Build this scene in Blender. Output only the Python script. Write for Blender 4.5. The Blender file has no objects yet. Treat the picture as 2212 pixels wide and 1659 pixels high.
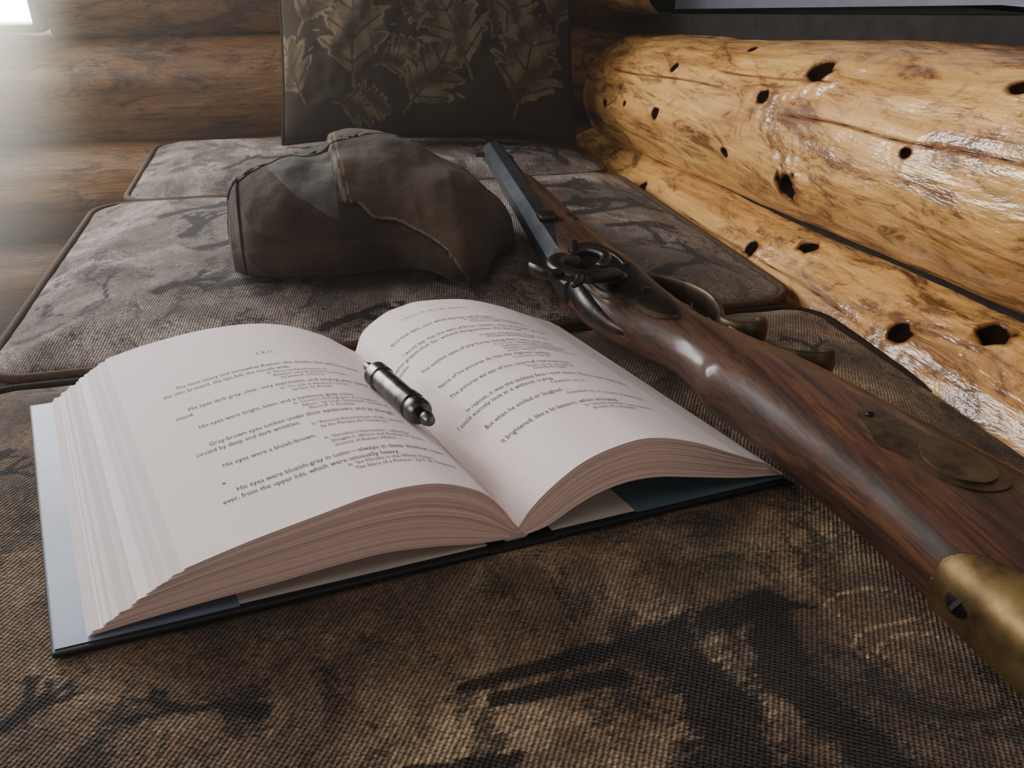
import bpy, math, random
import numpy as np
from mathutils import Vector, Matrix, noise as mn
random.seed(7)
Z0=.45
col=bpy.context.collection
# ---------------------------------------------------------------- helpers
def new_obj(name,verts,faces,mat=None,smooth=True,mats=None,fmat=None):
    me=bpy.data.meshes.new(name); me.from_pydata([tuple(map(float,v)) for v in verts],[],faces); me.update()
    ob=bpy.data.objects.new(name,me); col.objects.link(ob)
    if mat: me.materials.append(mat)
    if mats:
        for m in mats: me.materials.append(m)
    if fmat is not None: me.polygons.foreach_set("material_index",fmat)
    me.polygons.foreach_set("use_smooth",[smooth]*len(me.polygons)); me.update()
    return ob
def grid_faces(n,m,cu=False,cv=False,off=0):
    F=[]
    for i in range(n if cu else n-1):
        i2=(i+1)%n
        for j in range(m if cv else m-1):
            j2=(j+1)%m
            F.append((off+i*m+j,off+i2*m+j,off+i2*m+j2,off+i*m+j2))
    return F
def attr(ob,name,vals):
    a=ob.data.attributes.new(name,'FLOAT','POINT'); a.data.foreach_set('value',np.asarray(vals,dtype=np.float32))
def group(name,objs,loc=(0,0,0)):
    e=bpy.data.objects.new(name,None); e.empty_display_size=.05; e.location=loc; col.objects.link(e)
    for o in objs:
        o.parent=e; o.matrix_parent_inverse=Matrix.Translation(Vector(loc)).inverted()
    return e
def box(name,lo,hi,mat,bev=0):
    x0,y0,z0=lo;x1,y1,z1=hi
    v=[(x0,y0,z0),(x1,y0,z0),(x1,y1,z0),(x0,y1,z0),(x0,y0,z1),(x1,y0,z1),(x1,y1,z1),(x0,y1,z1)]
    f=[(0,3,2,1),(4,5,6,7),(0,1,5,4),(1,2,6,5),(2,3,7,6),(3,0,4,7)]
    ob=new_obj(name,v,f,mat,False)
    if bev:
        b=ob.modifiers.new('b','BEVEL'); b.width=bev; b.segments=3
    return ob
def catmull(P,n):
    P=np.asarray(P,float); k=len(P); out=[]
    for u in np.linspace(0,k-1,n):
        i=min(int(u),k-2); t=u-i
        p1,p2=P[i],P[i+1]; p0=P[i-1] if i>0 else 2*p1-p2; p3=P[i+2] if i+2<k else 2*p2-p1
        out.append(.5*((2*p1)+(-p0+p2)*t+(2*p0-5*p1+4*p2-p3)*t*t+(-p0+3*p1-3*p2+p3)*t**3))
    return np.array(out)
def sweep(name,pts,radii,mat,ring=14,n=None,flat=(1,1),up=(0,0,1),exp=2.0,caps=True):
    n=n or len(pts)*8
    A=np.array([list(p)+([r,r] if not isinstance(r,(tuple,list)) else list(r)) for p,r in zip(pts,radii)],float)
    C=catmull(A,n); V=[]
    for i in range(n):
        t=C[min(i+1,n-1),:3]-C[max(i-1,0),:3]; t/=np.linalg.norm(t)+1e-12
        s=np.cross(t,up); s/=np.linalg.norm(s)+1e-12; w=np.cross(s,t)
        for j in range(ring):
            a=2*math.pi*j/ring; ca,sa=math.cos(a),math.sin(a)
            ca=math.copysign(abs(ca)**(2/exp),ca); sa=math.copysign(abs(sa)**(2/exp),sa)
            V.append(C[i,:3]+s*ca*max(C[i,3],1e-5)*flat[0]+w*sa*max(C[i,4],1e-5)*flat[1])
    F=grid_faces(n,ring,False,True)
    if caps:
        F.append(tuple(range(ring))); F.append(tuple((n-1)*ring+j for j in reversed(range(ring))))
    return new_obj(name,V,F,mat)
def lathe(name,prof,p0,p1,mat,ring=40,sharp=True):
    p0=Vector(p0); d=(Vector(p1)-p0).normalized(); s=d.cross(Vector((0,0,1)))
    if s.length<1e-4: s=Vector((1,0,0))
    s.normalize(); w=s.cross(d)
    V=[]
    for (l,r) in prof:
        for j in range(ring):
            a=2*math.pi*j/ring; V.append(p0+d*l+s*math.cos(a)*r+w*math.sin(a)*r)
    F=grid_faces(len(prof),ring,False,True); F.append(tuple(range(ring))); F.append(tuple((len(prof)-1)*ring+j for j in reversed(range(ring))))
    ob=new_obj(name,V,F,mat)
    if sharp:
        e=ob.modifiers.new('e','EDGE_SPLIT'); e.split_angle=math.radians(35)
    return ob
# ---- materials
def mat(name):
    m=bpy.data.materials.new(name); m.use_nodes=True; nt=m.node_tree; nt.nodes.clear()
    o=nt.nodes.new('ShaderNodeOutputMaterial'); b=nt.nodes.new('ShaderNodeBsdfPrincipled'); nt.links.new(b.outputs[0],o.inputs[0])
    return m,nt,b
def srgb(r,g,b):
    f=lambda c:(c/255/12.92) if c/255<=.04045 else ((c/255+.055)/1.055)**2.4
    return (f(r),f(g),f(b),1)
def N(nt,t,**k):
    n=nt.nodes.new(t)
    for a,v in k.items(): setattr(n,a,v)
    return n
def ramp(nt,fac,stops,interp='LINEAR'):
    r=N(nt,'ShaderNodeValToRGB'); r.color_ramp.interpolation=interp
    e=r.color_ramp.elements
    while len(e)<len(stops): e.new(.5)
    for i,(p,c) in enumerate(stops): e[i].position=p; e[i].color=c if len(c)==4 else (*c,1)
    nt.links.new(fac,r.inputs[0]); return r.outputs[0]
def mix(nt,fac,a,b,mode='MIX'):
    m=N(nt,'ShaderNodeMix',data_type='RGBA',blend_type=mode)
    for s,v in ((0,fac),(6,a),(7,b)):
        if isinstance(v,bpy.types.NodeSocket): nt.links.new(v,m.inputs[s])
        else: m.inputs[s].default_value=v
    return m.outputs[2]
def math_(nt,op,a,b=None,clamp=False):
    m=N(nt,'ShaderNodeMath',operation=op,use_clamp=clamp)
    for s,v in ((0,a),(1,b)):
        if v is None: continue
        if isinstance(v,bpy.types.NodeSocket): nt.links.new(v,m.inputs[s])
        else: m.inputs[s].default_value=v
    return m.outputs[0]
def coords(nt,scale=(1,1,1),rot=(0,0,0),kind='Object'):
    t=N(nt,'ShaderNodeTexCoord'); m=N(nt,'ShaderNodeMapping'); m.inputs['Scale'].default_value=scale; m.inputs['Rotation'].default_value=rot
    nt.links.new(t.outputs[kind],m.inputs[0]); return m.outputs[0]
def noise(nt,vec,scale,detail=3,rough=.5,dist=0):
    n=N(nt,'ShaderNodeTexNoise'); n.inputs['Scale'].default_value=scale; n.inputs['Detail'].default_value=detail; n.inputs['Roughness'].default_value=rough; n.inputs['Distortion'].default_value=dist
    nt.links.new(vec,n.inputs['Vector']); return n.outputs[0]
def wave(nt,vec,scale,dist=0,dscale=1,direction='X'):
    n=N(nt,'ShaderNodeTexWave'); n.bands_direction=direction; n.inputs['Scale'].default_value=scale; n.inputs['Distortion'].default_value=dist; n.inputs['Detail Scale'].default_value=dscale
    nt.links.new(vec,n.inputs['Vector']); return n.outputs[1]
def attrn(nt,name):
    a=N(nt,'ShaderNodeAttribute'); a.attribute_name=name; return a.outputs['Fac']
def bump(nt,b,h,strength,dist=.001):
    n=N(nt,'ShaderNodeBump'); n.inputs['Strength'].default_value=strength; n.inputs['Distance'].default_value=dist
    nt.links.new(h,n.inputs['Height']); nt.links.new(n.outputs[0],b.inputs['Normal'])
def simple(name,c,rough=.5,metal=0,spec=.5,nz=0,nscale=40,c2=None,coat=0,bmp=0):
    m,nt,b=mat(name); v=coords(nt)
    f=noise(nt,v,nscale,4,.6)
    c2=c2 or tuple(x*(1-nz) for x in c[:3])+(1,)
    nt.links.new(ramp(nt,f,[(.35,c2),(.65,c)]),b.inputs['Base Color'])
    b.inputs['Roughness'].default_value=rough; b.inputs['Metallic'].default_value=metal; b.inputs['Specular IOR Level'].default_value=spec; b.inputs['Coat Weight'].default_value=coat
    b.inputs['Coat Roughness'].default_value=.08
    if bmp: bump(nt,b,f,bmp)
    return m
def fabric(name,base,light,dark,mid,weave_rot=.5,nsc=9,green=.35,wsc=150):
    m,nt,b=mat(name); v=coords(nt)
    n1=noise(nt,v,nsc,6,.68,.5); n2=noise(nt,v,nsc*2.1,7,.75,1.0); n3=noise(nt,coords(nt,(1,1.3,1),(0,0,.4)),nsc*.9,4,.6,.3)
    ns=noise(nt,coords(nt,(60,14,60),(0,0,weave_rot+.5)),1,4,.7)
    th=noise(nt,coords(nt,(260,800,260),(0,0,weave_rot)),1,2,.6)
    thm=math_(nt,'SUBTRACT',th,.5); nsm=math_(nt,'SUBTRACT',ns,.5)
    n1m=math_(nt,'ADD',n1,math_(nt,'MULTIPLY',nsm,.3))
    c=ramp(nt,n1m,[(.36,base),(.50,mid),(.63,light)])
    e=math_(nt,'ADD',n2,math_(nt,'ADD',math_(nt,'MULTIPLY',thm,.35),math_(nt,'MULTIPLY',nsm,.45)))
    bl=ramp(nt,e,[(.51,(0,0,0,1)),(.61,(1,1,1,1))])
    c=mix(nt,math_(nt,'MULTIPLY',bl,.8),c,dark)
    gr=ramp(nt,math_(nt,'ADD',n3,math_(nt,'MULTIPLY',nsm,.3)),[(.52,(0,0,0,1)),(.64,(1,1,1,1))])
    c=mix(nt,math_(nt,'MULTIPLY',gr,green),c,srgb(58,64,50))
    rag=math_(nt,'ADD',math_(nt,'MULTIPLY',thm,.9),math_(nt,'MULTIPLY',math_(nt,'SUBTRACT',noise(nt,v,70,5,.75,.6),.5),1.8))
    pa=attrn(nt,'pat')
    pe=math_(nt,'ADD',pa,math_(nt,'MULTIPLY',rag,math_(nt,'MINIMUM',math_(nt,'MULTIPLY',pa,4),1.0)))
    c=mix(nt,ramp(nt,pe,[(.35,(0,0,0,1)),(.75,(.92,.92,.92,1))]),c,dark)
    pl=attrn(nt,'pat2')
    c=mix(nt,ramp(nt,math_(nt,'ADD',pl,math_(nt,'MULTIPLY',thm,.6)),[(.35,(0,0,0,1)),(.65,(.8,.8,.8,1))]),c,light)
    rv=coords(nt,(1,1,1),(0,0,weave_rot))
    w1=wave(nt,rv,wsc,1.6,8); w2=wave(nt,rv,wsc*1.25,1.6,8,'Y')
    w=math_(nt,'ADD',math_(nt,'MULTIPLY',w1,.65),math_(nt,'MULTIPLY',w2,.35))
    sp=noise(nt,coords(nt,(420,800,420),(0,0,weave_rot)),1,2,.7)
    c=mix(nt,.75,c,ramp(nt,w,[(.1,(.45,.45,.45,1)),(.8,(1.3,1.3,1.3,1))]),'MULTIPLY')
    c=mix(nt,.9,c,ramp(nt,sp,[(.32,(.36,.36,.36,1)),(.68,(1.7,1.65,1.6,1))]),'MULTIPLY')
    nt.links.new(c,b.inputs['Base Color']); b.inputs['Roughness'].default_value=.95; b.inputs['Specular IOR Level'].default_value=.15
    b.inputs['Sheen Weight'].default_value=.12; b.inputs['Sheen Roughness'].default_value=.5
    bump(nt,b,math_(nt,'ADD',w,sp),.7,.0015)
    return m
def logmat(name,light,mid,dark,seed,rough=.18,patch=.56,coat=.9,bm=.7,ax=1):
    m,nt,b=mat(name)
    def sc(k): return (1,k,1) if ax==1 else (k,1,1)
    v=coords(nt,sc(.16)); v2=coords(nt,sc(.34)); v3=coords(nt,sc(.04))
    n1=noise(nt,v,16+seed,4,.6,.6); n2=noise(nt,v2,20+seed,7,.8,1.6); n3=noise(nt,v3,140,3,.6); n4=noise(nt,v2,6+seed,4,.65,.8); n5=noise(nt,coords(nt,sc(.12)),48+seed,6,.75,1.4)
    c=ramp(nt,n1,[(.3,mid),(.5,light),(.75,tuple(min(1,x*1.12) for x in light[:3])+(1,))])
    c=mix(nt,math_(nt,'MULTIPLY',ramp(nt,n4,[(.42,(0,0,0,1)),(.62,(1,1,1,1))]),.7),c,mid)
    pm=math_(nt,'ADD',n2,math_(nt,'MULTIPLY',math_(nt,'SUBTRACT',n4,.5),.45))
    c=mix(nt,math_(nt,'MULTIPLY',ramp(nt,pm,[(patch-.06,(0,0,0,1)),(patch,(.45,.45,.45,1)),(patch+.05,(1,1,1,1))]),.85),c,dark)
    c=mix(nt,math_(nt,'MULTIPLY',ramp(nt,n5,[(.55,(0,0,0,1)),(.64,(1,1,1,1))]),.65),c,dark)
    c=mix(nt,.45,c,ramp(nt,n3,[(.35,(.62,.5,.4,1)),(.55,(1,1,1,1))]),'MULTIPLY')
    k=attrn(nt,'knot')
    c=mix(nt,ramp(nt,k,[(.12,(0,0,0,1)),(.5,(.8,.8,.8,1))]),c,srgb(104,58,26))
    c=mix(nt,ramp(nt,k,[(.55,(0,0,0,1)),(.75,(1,1,1,1))]),c,srgb(24,13,8))
    nt.links.new(c,b.inputs['Base Color'])
    ik=math_(nt,'SUBTRACT',1.0,math_(nt,'MULTIPLY',k,1.3,True),True)
    nt.links.new(math_(nt,'MULTIPLY',ik,coat),b.inputs['Coat Weight'])
    nt.links.new(math_(nt,'MULTIPLY',ik,.35),b.inputs['Specular IOR Level'])
    b.inputs['Roughness'].default_value=.5; b.inputs['Coat Roughness'].default_value=rough
    h=math_(nt,'ADD',noise(nt,v2,38,5,.65,.5),math_(nt,'MULTIPLY',n3,.3))
    bump(nt,b,h,bm,.004)
    for l in list(nt.links):
        if l.to_socket==b.inputs['Normal']: nt.links.new(l.from_socket,b.inputs['Coat Normal'])
    return m
# ---------------------------------------------------------------- materials
M_near=fabric('tapestry_fabric',srgb(70,55,44),srgb(160,138,110),srgb(18,14,13),srgb(108,89,70),.55)
M_back=fabric('tapestry_fabric_lit',srgb(88,77,70),srgb(176,165,158),srgb(24,20,20),srgb(124,112,105),.2,green=.15,nsc=8)  # same cloth on the back cushions, window light put into paler colours
M_pipe=simple('piping_fabric',srgb(92,74,58),.9,0,.1,.5,400)
M_piped=simple('piping_fabric_dark',srgb(48,37,30),.9,0,.1,.5,400)
M_logR=logmat('varnished_log',srgb(220,172,100),srgb(178,122,60),srgb(88,46,20),0,.15,.54,.85,.85)
M_logE=logmat('end_log',srgb(160,116,66),srgb(120,82,46),srgb(66,42,26),3,.18,.57,1,.9,ax=0)
M_logB=logmat('base_log',srgb(132,106,74),srgb(100,76,50),srgb(66,46,30),3,.25,.57,.7,.8)
M_dark=simple('dark_stain_wood',srgb(50,36,26),.6,0,.3,.5,20)
M_sill=simple('painted_sill',srgb(92,94,106),.55,0,.4,.2,30)
M_chink=simple('chinking',srgb(34,28,26),.8,0,.2,.6,60,bmp=.5)
M_floor=simple('floor_boards',srgb(80,56,38),.5,0,.4,.4,8)
M_plaster=simple('ceiling_paint',srgb(150,135,118),.8,0,.2,.2,6)
M_page,nt,b=mat('page_paper'); 
n=noise(nt,coords(nt),900,3,.6); nt.links.new(ramp(nt,n,[(.3,srgb(222,207,205)),(.7,srgb(235,222,220))]),b.inputs['Base Color']); b.inputs['Roughness'].default_value=.75; b.inputs['Specular IOR Level'].default_value=.2; bump(nt,b,n,.15,.0004)
def edgemat(name,c0,c1):
    m,nt,b=mat(name);L_=attrn(nt,'lay'); n1=N(nt,'ShaderNodeTexWhiteNoise',noise_dimensions='1D'); nt.links.new(L_,n1.inputs['W'])
    nt.links.new(ramp(nt,n1.outputs[0],[(0,c0),(1,c1)]),b.inputs['Base Color']); b.inputs['Roughness'].default_value=.8;return m
M_edge=edgemat('page_edge',srgb(234,200,190),srgb(252,224,216))
M_fore=edgemat('page_fore_edge',srgb(196,185,184),srgb(238,228,227))
M_ink=simple('ink',srgb(46,42,44),.7,0,.2,.1,100)
M_cover=simple('book_cloth',srgb(26,28,32),.55,0,.4,.3,200)
M_end=simple('endpaper',srgb(206,196,186),.7,0,.3,.1,30)
M_jacket=simple('dust_jacket',srgb(128,140,162),.45,0,.4,.35,14,coat=0,bmp=.2)
M_jblue=simple('dust_jacket_back',srgb(92,118,126),.3,0,.5,.25,14,coat=.3)
def wood():
    m,nt,b=mat('walnut_stock'); v=coords(nt,(1,.08,1)); v2=coords(nt,(1,.2,1))
    n1=noise(nt,v,90,4,.6,.8); n2=noise(nt,v2,20,4,.6,.5); n3=noise(nt,coords(nt,(1,.06,1)),500,2,.5); n4=noise(nt,coords(nt,(1,.5,1)),60,5,.7)
    c=ramp(nt,n1,[(.3,srgb(42,26,18)),(.5,srgb(72,44,29)),(.72,srgb(100,64,42))])
    c=mix(nt,.6,c,ramp(nt,n2,[(.35,(.4,.36,.34,1)),(.65,(1.1,1.1,1.1,1))]),'MULTIPLY')
    c=mix(nt,.7,c,ramp(nt,n3,[(.38,(.35,.3,.27,1)),(.5,(1,1,1,1))]),'MULTIPLY')
    nt.links.new(c,b.inputs['Base Color']); b.inputs['Roughness'].default_value=.6; b.inputs['Specular IOR Level'].default_value=.2; b.inputs['Coat Weight'].default_value=.35
    nt.links.new(ramp(nt,n4,[(.35,(.13,.13,.13,1)),(.7,(.34,.34,.34,1))]),b.inputs['Coat Roughness'])
    bump(nt,b,n3,.35,.0006); return m
M_wood=wood()
M_steel=simple('blued_steel',srgb(78,84,92),.42,.85,.5,.4,50,bmp=.15)
M_iron=simple('aged_iron',srgb(70,64,60),.36,.9,.5,.6,90,bmp=.3)
M_brass=simple('aged_brass',srgb(146,122,80),.42,.9,.5,.5,45,c2=srgb(80,65,43),bmp=.15)
M_brassd=simple('dull_brass',srgb(92,80,62),.45,.8,.5,.5,60,c2=srgb(50,41,33),bmp=.2)
M_brassp=simple('patina_brass',srgb(100,82,57),.5,.7,.5,.5,80,c2=srgb(58,43,31),bmp=.25)
M_silver=simple('tarnished_silver',srgb(110,106,104),.3,.95,.5,.5,120,c2=srgb(52,48,46))
def capm(name,c1,c2):
    m,nt,b=mat(name); v=coords(nt); n1=noise(nt,v,14,4,.6,.4); n2=noise(nt,v,700,2,.6)
    c=ramp(nt,n1,[(.3,c1),(.7,c2)]); c=mix(nt,.6,c,ramp(nt,n2,[(.3,(.6,.6,.6,1)),(.7,(1.3,1.3,1.3,1))]),'MULTIPLY')
    s=attrn(nt,'seam'); c=mix(nt,math_(nt,'MULTIPLY',s,.55,True),c,srgb(130,116,98))
    d=attrn(nt,'groove'); c=mix(nt,math_(nt,'MULTIPLY',d,.8,True),c,srgb(20,17,16))
    nt.links.new(c,b.inputs['Base Color']); b.inputs['Roughness'].default_value=.95; b.inputs['Sheen Weight'].default_value=.06; b.inputs['Specular IOR Level'].default_value=.1
    bump(nt,b,math_(nt,'ADD',math_(nt,'MULTIPLY',n2,.3),math_(nt,'MULTIPLY',noise(nt,v,50,4,.6),1.2)),.55,.0025); return m
M_cap1=capm('cap_wool',srgb(46,36,30),srgb(62,50,41))
M_cap2=capm('cap_canvas_panel',srgb(66,63,58),srgb(84,80,74))
M_cap3=capm('cap_crown_canvas',srgb(56,45,37),srgb(74,62,51))
# ---------------------------------------------------------------- room shell
XW0,XW1,YW0,YW1,ZC=-2.0,.60,-1.6,1.50,2.4
box('floor',(XW0-.1,YW0-.1,-.1),(XW1+.1,YW1+.1,0),M_floor)
box('ceiling',(XW0-.1,YW0-.1,ZC),(XW1+.1,YW1+.1,ZC+.1),M_plaster)
def logmesh(name,p0,r0,p1,r1,axis,mat_,knots=(),cracks=(),ny=800,na=150,a0=-math.pi,a1=math.pi,endround=0,amp=.004,seed=0):
    V=[];K=[]
    ln=p1[axis]-p0[axis]; ot=1-axis
    for i in range(ny):
        k=i/(ny-1); y=p0[axis]+ln*k; cx=p0[ot]+(p1[ot]-p0[ot])*k; cz=p0[2]+(p1[2]-p0[2])*k; R=r0+(r1-r0)*k
        er=1
        if endround:
            d=(p1[axis]-y)/endround
            if d<1: er=math.sqrt(max(0,1-(1-d)**2))*.999+.001
        for j in range(na):
            a=a0+(a1-a0)*j/(na-1)
            r=R+amp*mn.noise(Vector((math.cos(a)*2.0+seed,y*4,math.sin(a)*2.0)))+amp*.35*mn.noise(Vector((math.cos(a)*7+seed,y*22,math.sin(a)*7)))
            kk=0
            for (ky,ka,kr) in knots:
                dy=(y-ky)
                if abs(dy)<kr*4:
                    da=(a-ka+math.pi)%(2*math.pi)-math.pi; dd=math.hypot(dy*.8,da*R*1.15)
                    dd*=1+.45*mn.noise(Vector((dy*110+ky*9,da*R*110,ky*50)))
                    if dd<kr*4:
                        r+=kr*.32*math.exp(-(dd/(kr*1.8))**2)
                        t=max(0,1-dd/kr); r-=min(1,t*1.6)*kr*.75
                        kk=max(kk,min(1,max(0,1.0-(dd/kr-.65)*1.4)) if dd<kr*1.6 else 0)
            for (y0,y1,ca,w) in cracks:
                if y0<y<y1:
                    da=(a-ca-.05*mn.noise(Vector((y*9,ca,0)))+math.pi)%(2*math.pi)-math.pi
                    q=max(0,1-abs(da*R)/w)*min(1,(y-y0)/.03,(y1-y)/.03)
                    kk=max(kk,q*.8); r-=.0012*q
            q=[0,0,0]; q[axis]=y; q[ot]=cx+math.cos(a)*r*er; q[2]=cz+math.sin(a)*r*er+Z0
            V.append(q);K.append(kk)
    ob=new_obj(name,V,grid_faces(ny,na),mat_)
    attr(ob,'knot',K); return ob
rd=math.radians
kU=[(.671,rd(133),.0135),(.727,rd(154),.0085),(.949,rd(143),.007),(.959,rd(181),.008),(1.139,rd(184),.006),(1.065,rd(180),.0045),(.512,rd(168),.006),(.778,rd(194),.006),(.450,rd(131),.007),(.658,rd(203),.014),(.828,rd(117),.006),(.30,rd(150),.01),(.1,rd(170),.012)]
kL=[(.713,rd(137),.009),(.650,rd(119),.011),(.483,rd(136),.010),(.425,rd(116),.012),(1.002,rd(137),.008),(.2,rd(140),.012)]
lu=logmesh('log_upper',(.50,-.4,.171),.0945,(.50,1.30,.058),.079,1,M_logR,kU,[(.30,.70,rd(162),.0028),(.8,1.15,rd(152),.0022),(.62,.86,rd(140),.002)],a0=rd(40),a1=rd(285),ny=900,na=230,endround=.07,seed=1)
ll=logmesh('log_lower',(.4885,-.4,-.041),.1035,(.494,1.40,-.092),.083,1,M_logR,kL,[(.5,.9,rd(140),.002)],a0=rd(40),a1=rd(285),ny=900,na=200,endround=.07,seed=5)
lb=[logmesh('log_base_%d'%i,(.50,-1.6,z),.09,(.50,1.45,z),.09,1,M_logB,(),(),ny=60,na=40) for i,z in enumerate((-.255,-.41))]
lt=logmesh('log_above_corner',(.56,1.20,.235),.075,(.56,1.48,.235),.075,1,M_logR,(),(),ny=60,na=60)
back=box('backing_boards',(.585,YW0,0),(.66,YW1,.66),M_dark)
def slab(name,pts,th,m):
    n=len(pts); V=[(x,y,z+Z0) for x,y,z in pts]+[(x,y,z+Z0-th) for x,y,z in pts]
    F=[tuple(range(n)),tuple(range(2*n-1,n-1,-1))]+[(i,i+n,(i+1)%n+n,(i+1)%n) for i in range(n)]
    return new_obj(name,V,F,m,False)
chk=slab('chinking_strip',[(.505,-.4,.275),(.60,-.4,.275),(.60,1.22,.170),(.505,1.22,.170)],.06,M_chink)
seam_shade=slab('seam_shade_strip',[(.470,-.4,.085),(.60,-.4,.085),(.60,1.30,-.005),(.470,1.30,-.005)],.03,M_chink)  # dark strip added to stand for the shade between the two logs
upw=slab('wall_above_window',[(.585,-1.6,1.95),(.66,-1.6,1.95),(.66,1.5,1.95),(.585,1.5,1.95)],.75,M_plaster)
sid=slab('wall_side_of_window',[(.585,1.22,1.25),(.66,1.22,1.25),(.66,1.5,1.25),(.585,1.5,1.25)],1.1,M_dark)
sid2=slab('wall_side_near',[(.585,-1.6,1.25),(.66,-1.6,1.25),(.66,-.4,1.25),(.585,-.4,1.25)],1.1,M_dark)
group('wall_right',[lu,ll,back,chk,seam_shade,upw,sid,sid2,lt]+lb,(.5,.5,Z0))
sill=slab('sill_board',[(.535,-.4,.306),(.66,-.4,.306),(.66,1.19,.200),(.535,1.19,.200)],.022,M_sill)
def glow(name,c,s):
    m=bpy.data.materials.new(name);m.use_nodes=True;nt=m.node_tree;nt.nodes.clear();e=N(nt,'ShaderNodeEmission');o=N(nt,'ShaderNodeOutputMaterial');nt.links.new(e.outputs[0],o.inputs[0]);e.inputs[0].default_value=(*c,1);e.inputs[1].default_value=s;return m
M_glow=glow('daylight_pane',(1,.975,.91),37)
M_glow2=glow('daylight_pane_side',(1,.95,.89),8.5)
M_glow3=glow('dusk_pane',(.7,.8,1),.35)
pr=box('pane',(.64,-.4,Z0+.2),(.65,1.22,Z0+1.2),M_glow3)
group('window_3',[sill,pr],(.6,.4,Z0+.6))
el=[]
WX0,WX1,WZ0,WZ1=-1.15,-.345,.145,.95
for i in range(-3,12):
    z=.055+.157*i; 
    if z>WZ0-.02 and z<WZ1:
        el.append(logmesh('end_log_%dL'%(i+3),(XW0,YW1+.03,z),.086,(WX0,YW1+.03,z),.086,0,M_logE,(),(),ny=80,na=40,seed=i,amp=.006))
        el.append(logmesh('end_log_%dR'%(i+3),(WX1,YW1+.03,z),.086,(.62,YW1+.03,z),.086,0,M_logE,(),(),ny=120,na=60,seed=i,amp=.006))
    else:
        el.append(logmesh('end_log_%d'%(i+3),(XW0,YW1+.03,z),.086,(.62,YW1+.03,z),.086,0,M_logE,(),(),ny=240,na=60,seed=i*3+1,amp=.008))
bb=box('end_backing_low',(XW0,YW1+.06,0),(XW1,YW1+.12,Z0+WZ0),M_dark)
bt=box('end_backing_top',(XW0,YW1+.06,Z0+WZ1),(XW1,YW1+.12,ZC),M_dark)
br=box('end_backing_right',(WX1,YW1+.06,Z0+WZ0),(XW1,YW1+.12,Z0+WZ1),M_dark)
bl=box('end_backing_left',(XW0,YW1+.06,Z0+WZ0),(WX0,YW1+.12,Z0+WZ1),M_dark)
group('wall_end',el+[bb,bt,br,bl],(0,YW1,Z0))
def winframe(name,ax,pos,a0,a1,z0,z1,glow,t=.04):
    parts=[]; d=.05
    def bx(n,p0,p1,q0,q1,m,dd=d):
        if ax=='y': return box(n,(p0,pos-dd,q0),(p1,pos+.02,q1),m,.003)
        return box(n,(pos-.02,p0,q0),(pos+dd,p1,q1),m,.003)
    parts+= [bx('frame_bottom',a0,a1,z0,z0+t,M_dark),bx('frame_top',a0,a1,z1-t,z1,M_dark),bx('frame_a',a0,a0+t,z0,z1,M_dark),bx('frame_b',a1-t,a1,z0,z1,M_dark)]
    if ax=='y': g=new_obj('pane',[(a0,pos,z0),(a1,pos,z0),(a1,pos,z1),(a0,pos,z1)],[(0,1,2,3)],glow,False)
    else: g=new_obj('pane',[(pos,a0,z0),(pos,a1,z0),(pos,a1,z1),(pos,a0,z1)],[(0,1,2,3)],glow,False)
    return group(name,parts+[g],(0,0,1))
winframe('window_1','y',YW1-.02,WX0,WX1,Z0+WZ0,Z0+WZ1,M_glow,.012)
box('wall_left',(XW0-.1,YW0,0),(XW0,YW1,ZC),M_dark)
box('wall_back',(XW0,YW0-.1,0),(XW1,YW0,ZC),M_dark)
winframe('window_2','x',XW0+.03,-.1,1.0,1.05,1.95,M_glow2)
# haze volume added to imitate window glare: density fades smoothly away from the window
hz=box('glare_haze',(XW0+.12,.45,.03),(-.262,YW1-.10,2.2),None)
m=bpy.data.materials.new('glare_haze');m.use_nodes=True;nt=m.node_tree;nt.nodes.clear();vs=N(nt,'ShaderNodeVolumeScatter');o=N(nt,'ShaderNodeOutputMaterial');nt.links.new(vs.outputs[0],o.inputs['Volume'])
tc=N(nt,'ShaderNodeTexCoord');sx=N(nt,'ShaderNodeSeparateXYZ');nt.links.new(tc.outputs['Object'],sx.inputs[0])
gx=math_(nt,'MULTIPLY',math_(nt,'SUBTRACT',-.265,sx.outputs[0]),5.0,True)
dd_=N(nt,'ShaderNodeVectorMath',operation='DISTANCE');nt.links.new(tc.outputs['Object'],dd_.inputs[0]);dd_.inputs[1].default_value=(-.50,1.4,.78)
gd=math_(nt,'SUBTRACT',1.0,math_(nt,'DIVIDE',dd_.outputs['Value'],.85),True)
nt.links.new(math_(nt,'MULTIPLY',math_(nt,'MULTIPLY',gx,gd),3.2),vs.inputs['Density'])
vs.inputs['Anisotropy'].default_value=.4;vs.inputs['Color'].default_value=(1,.94,.78,1);hz.data.materials.append(m)
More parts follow.
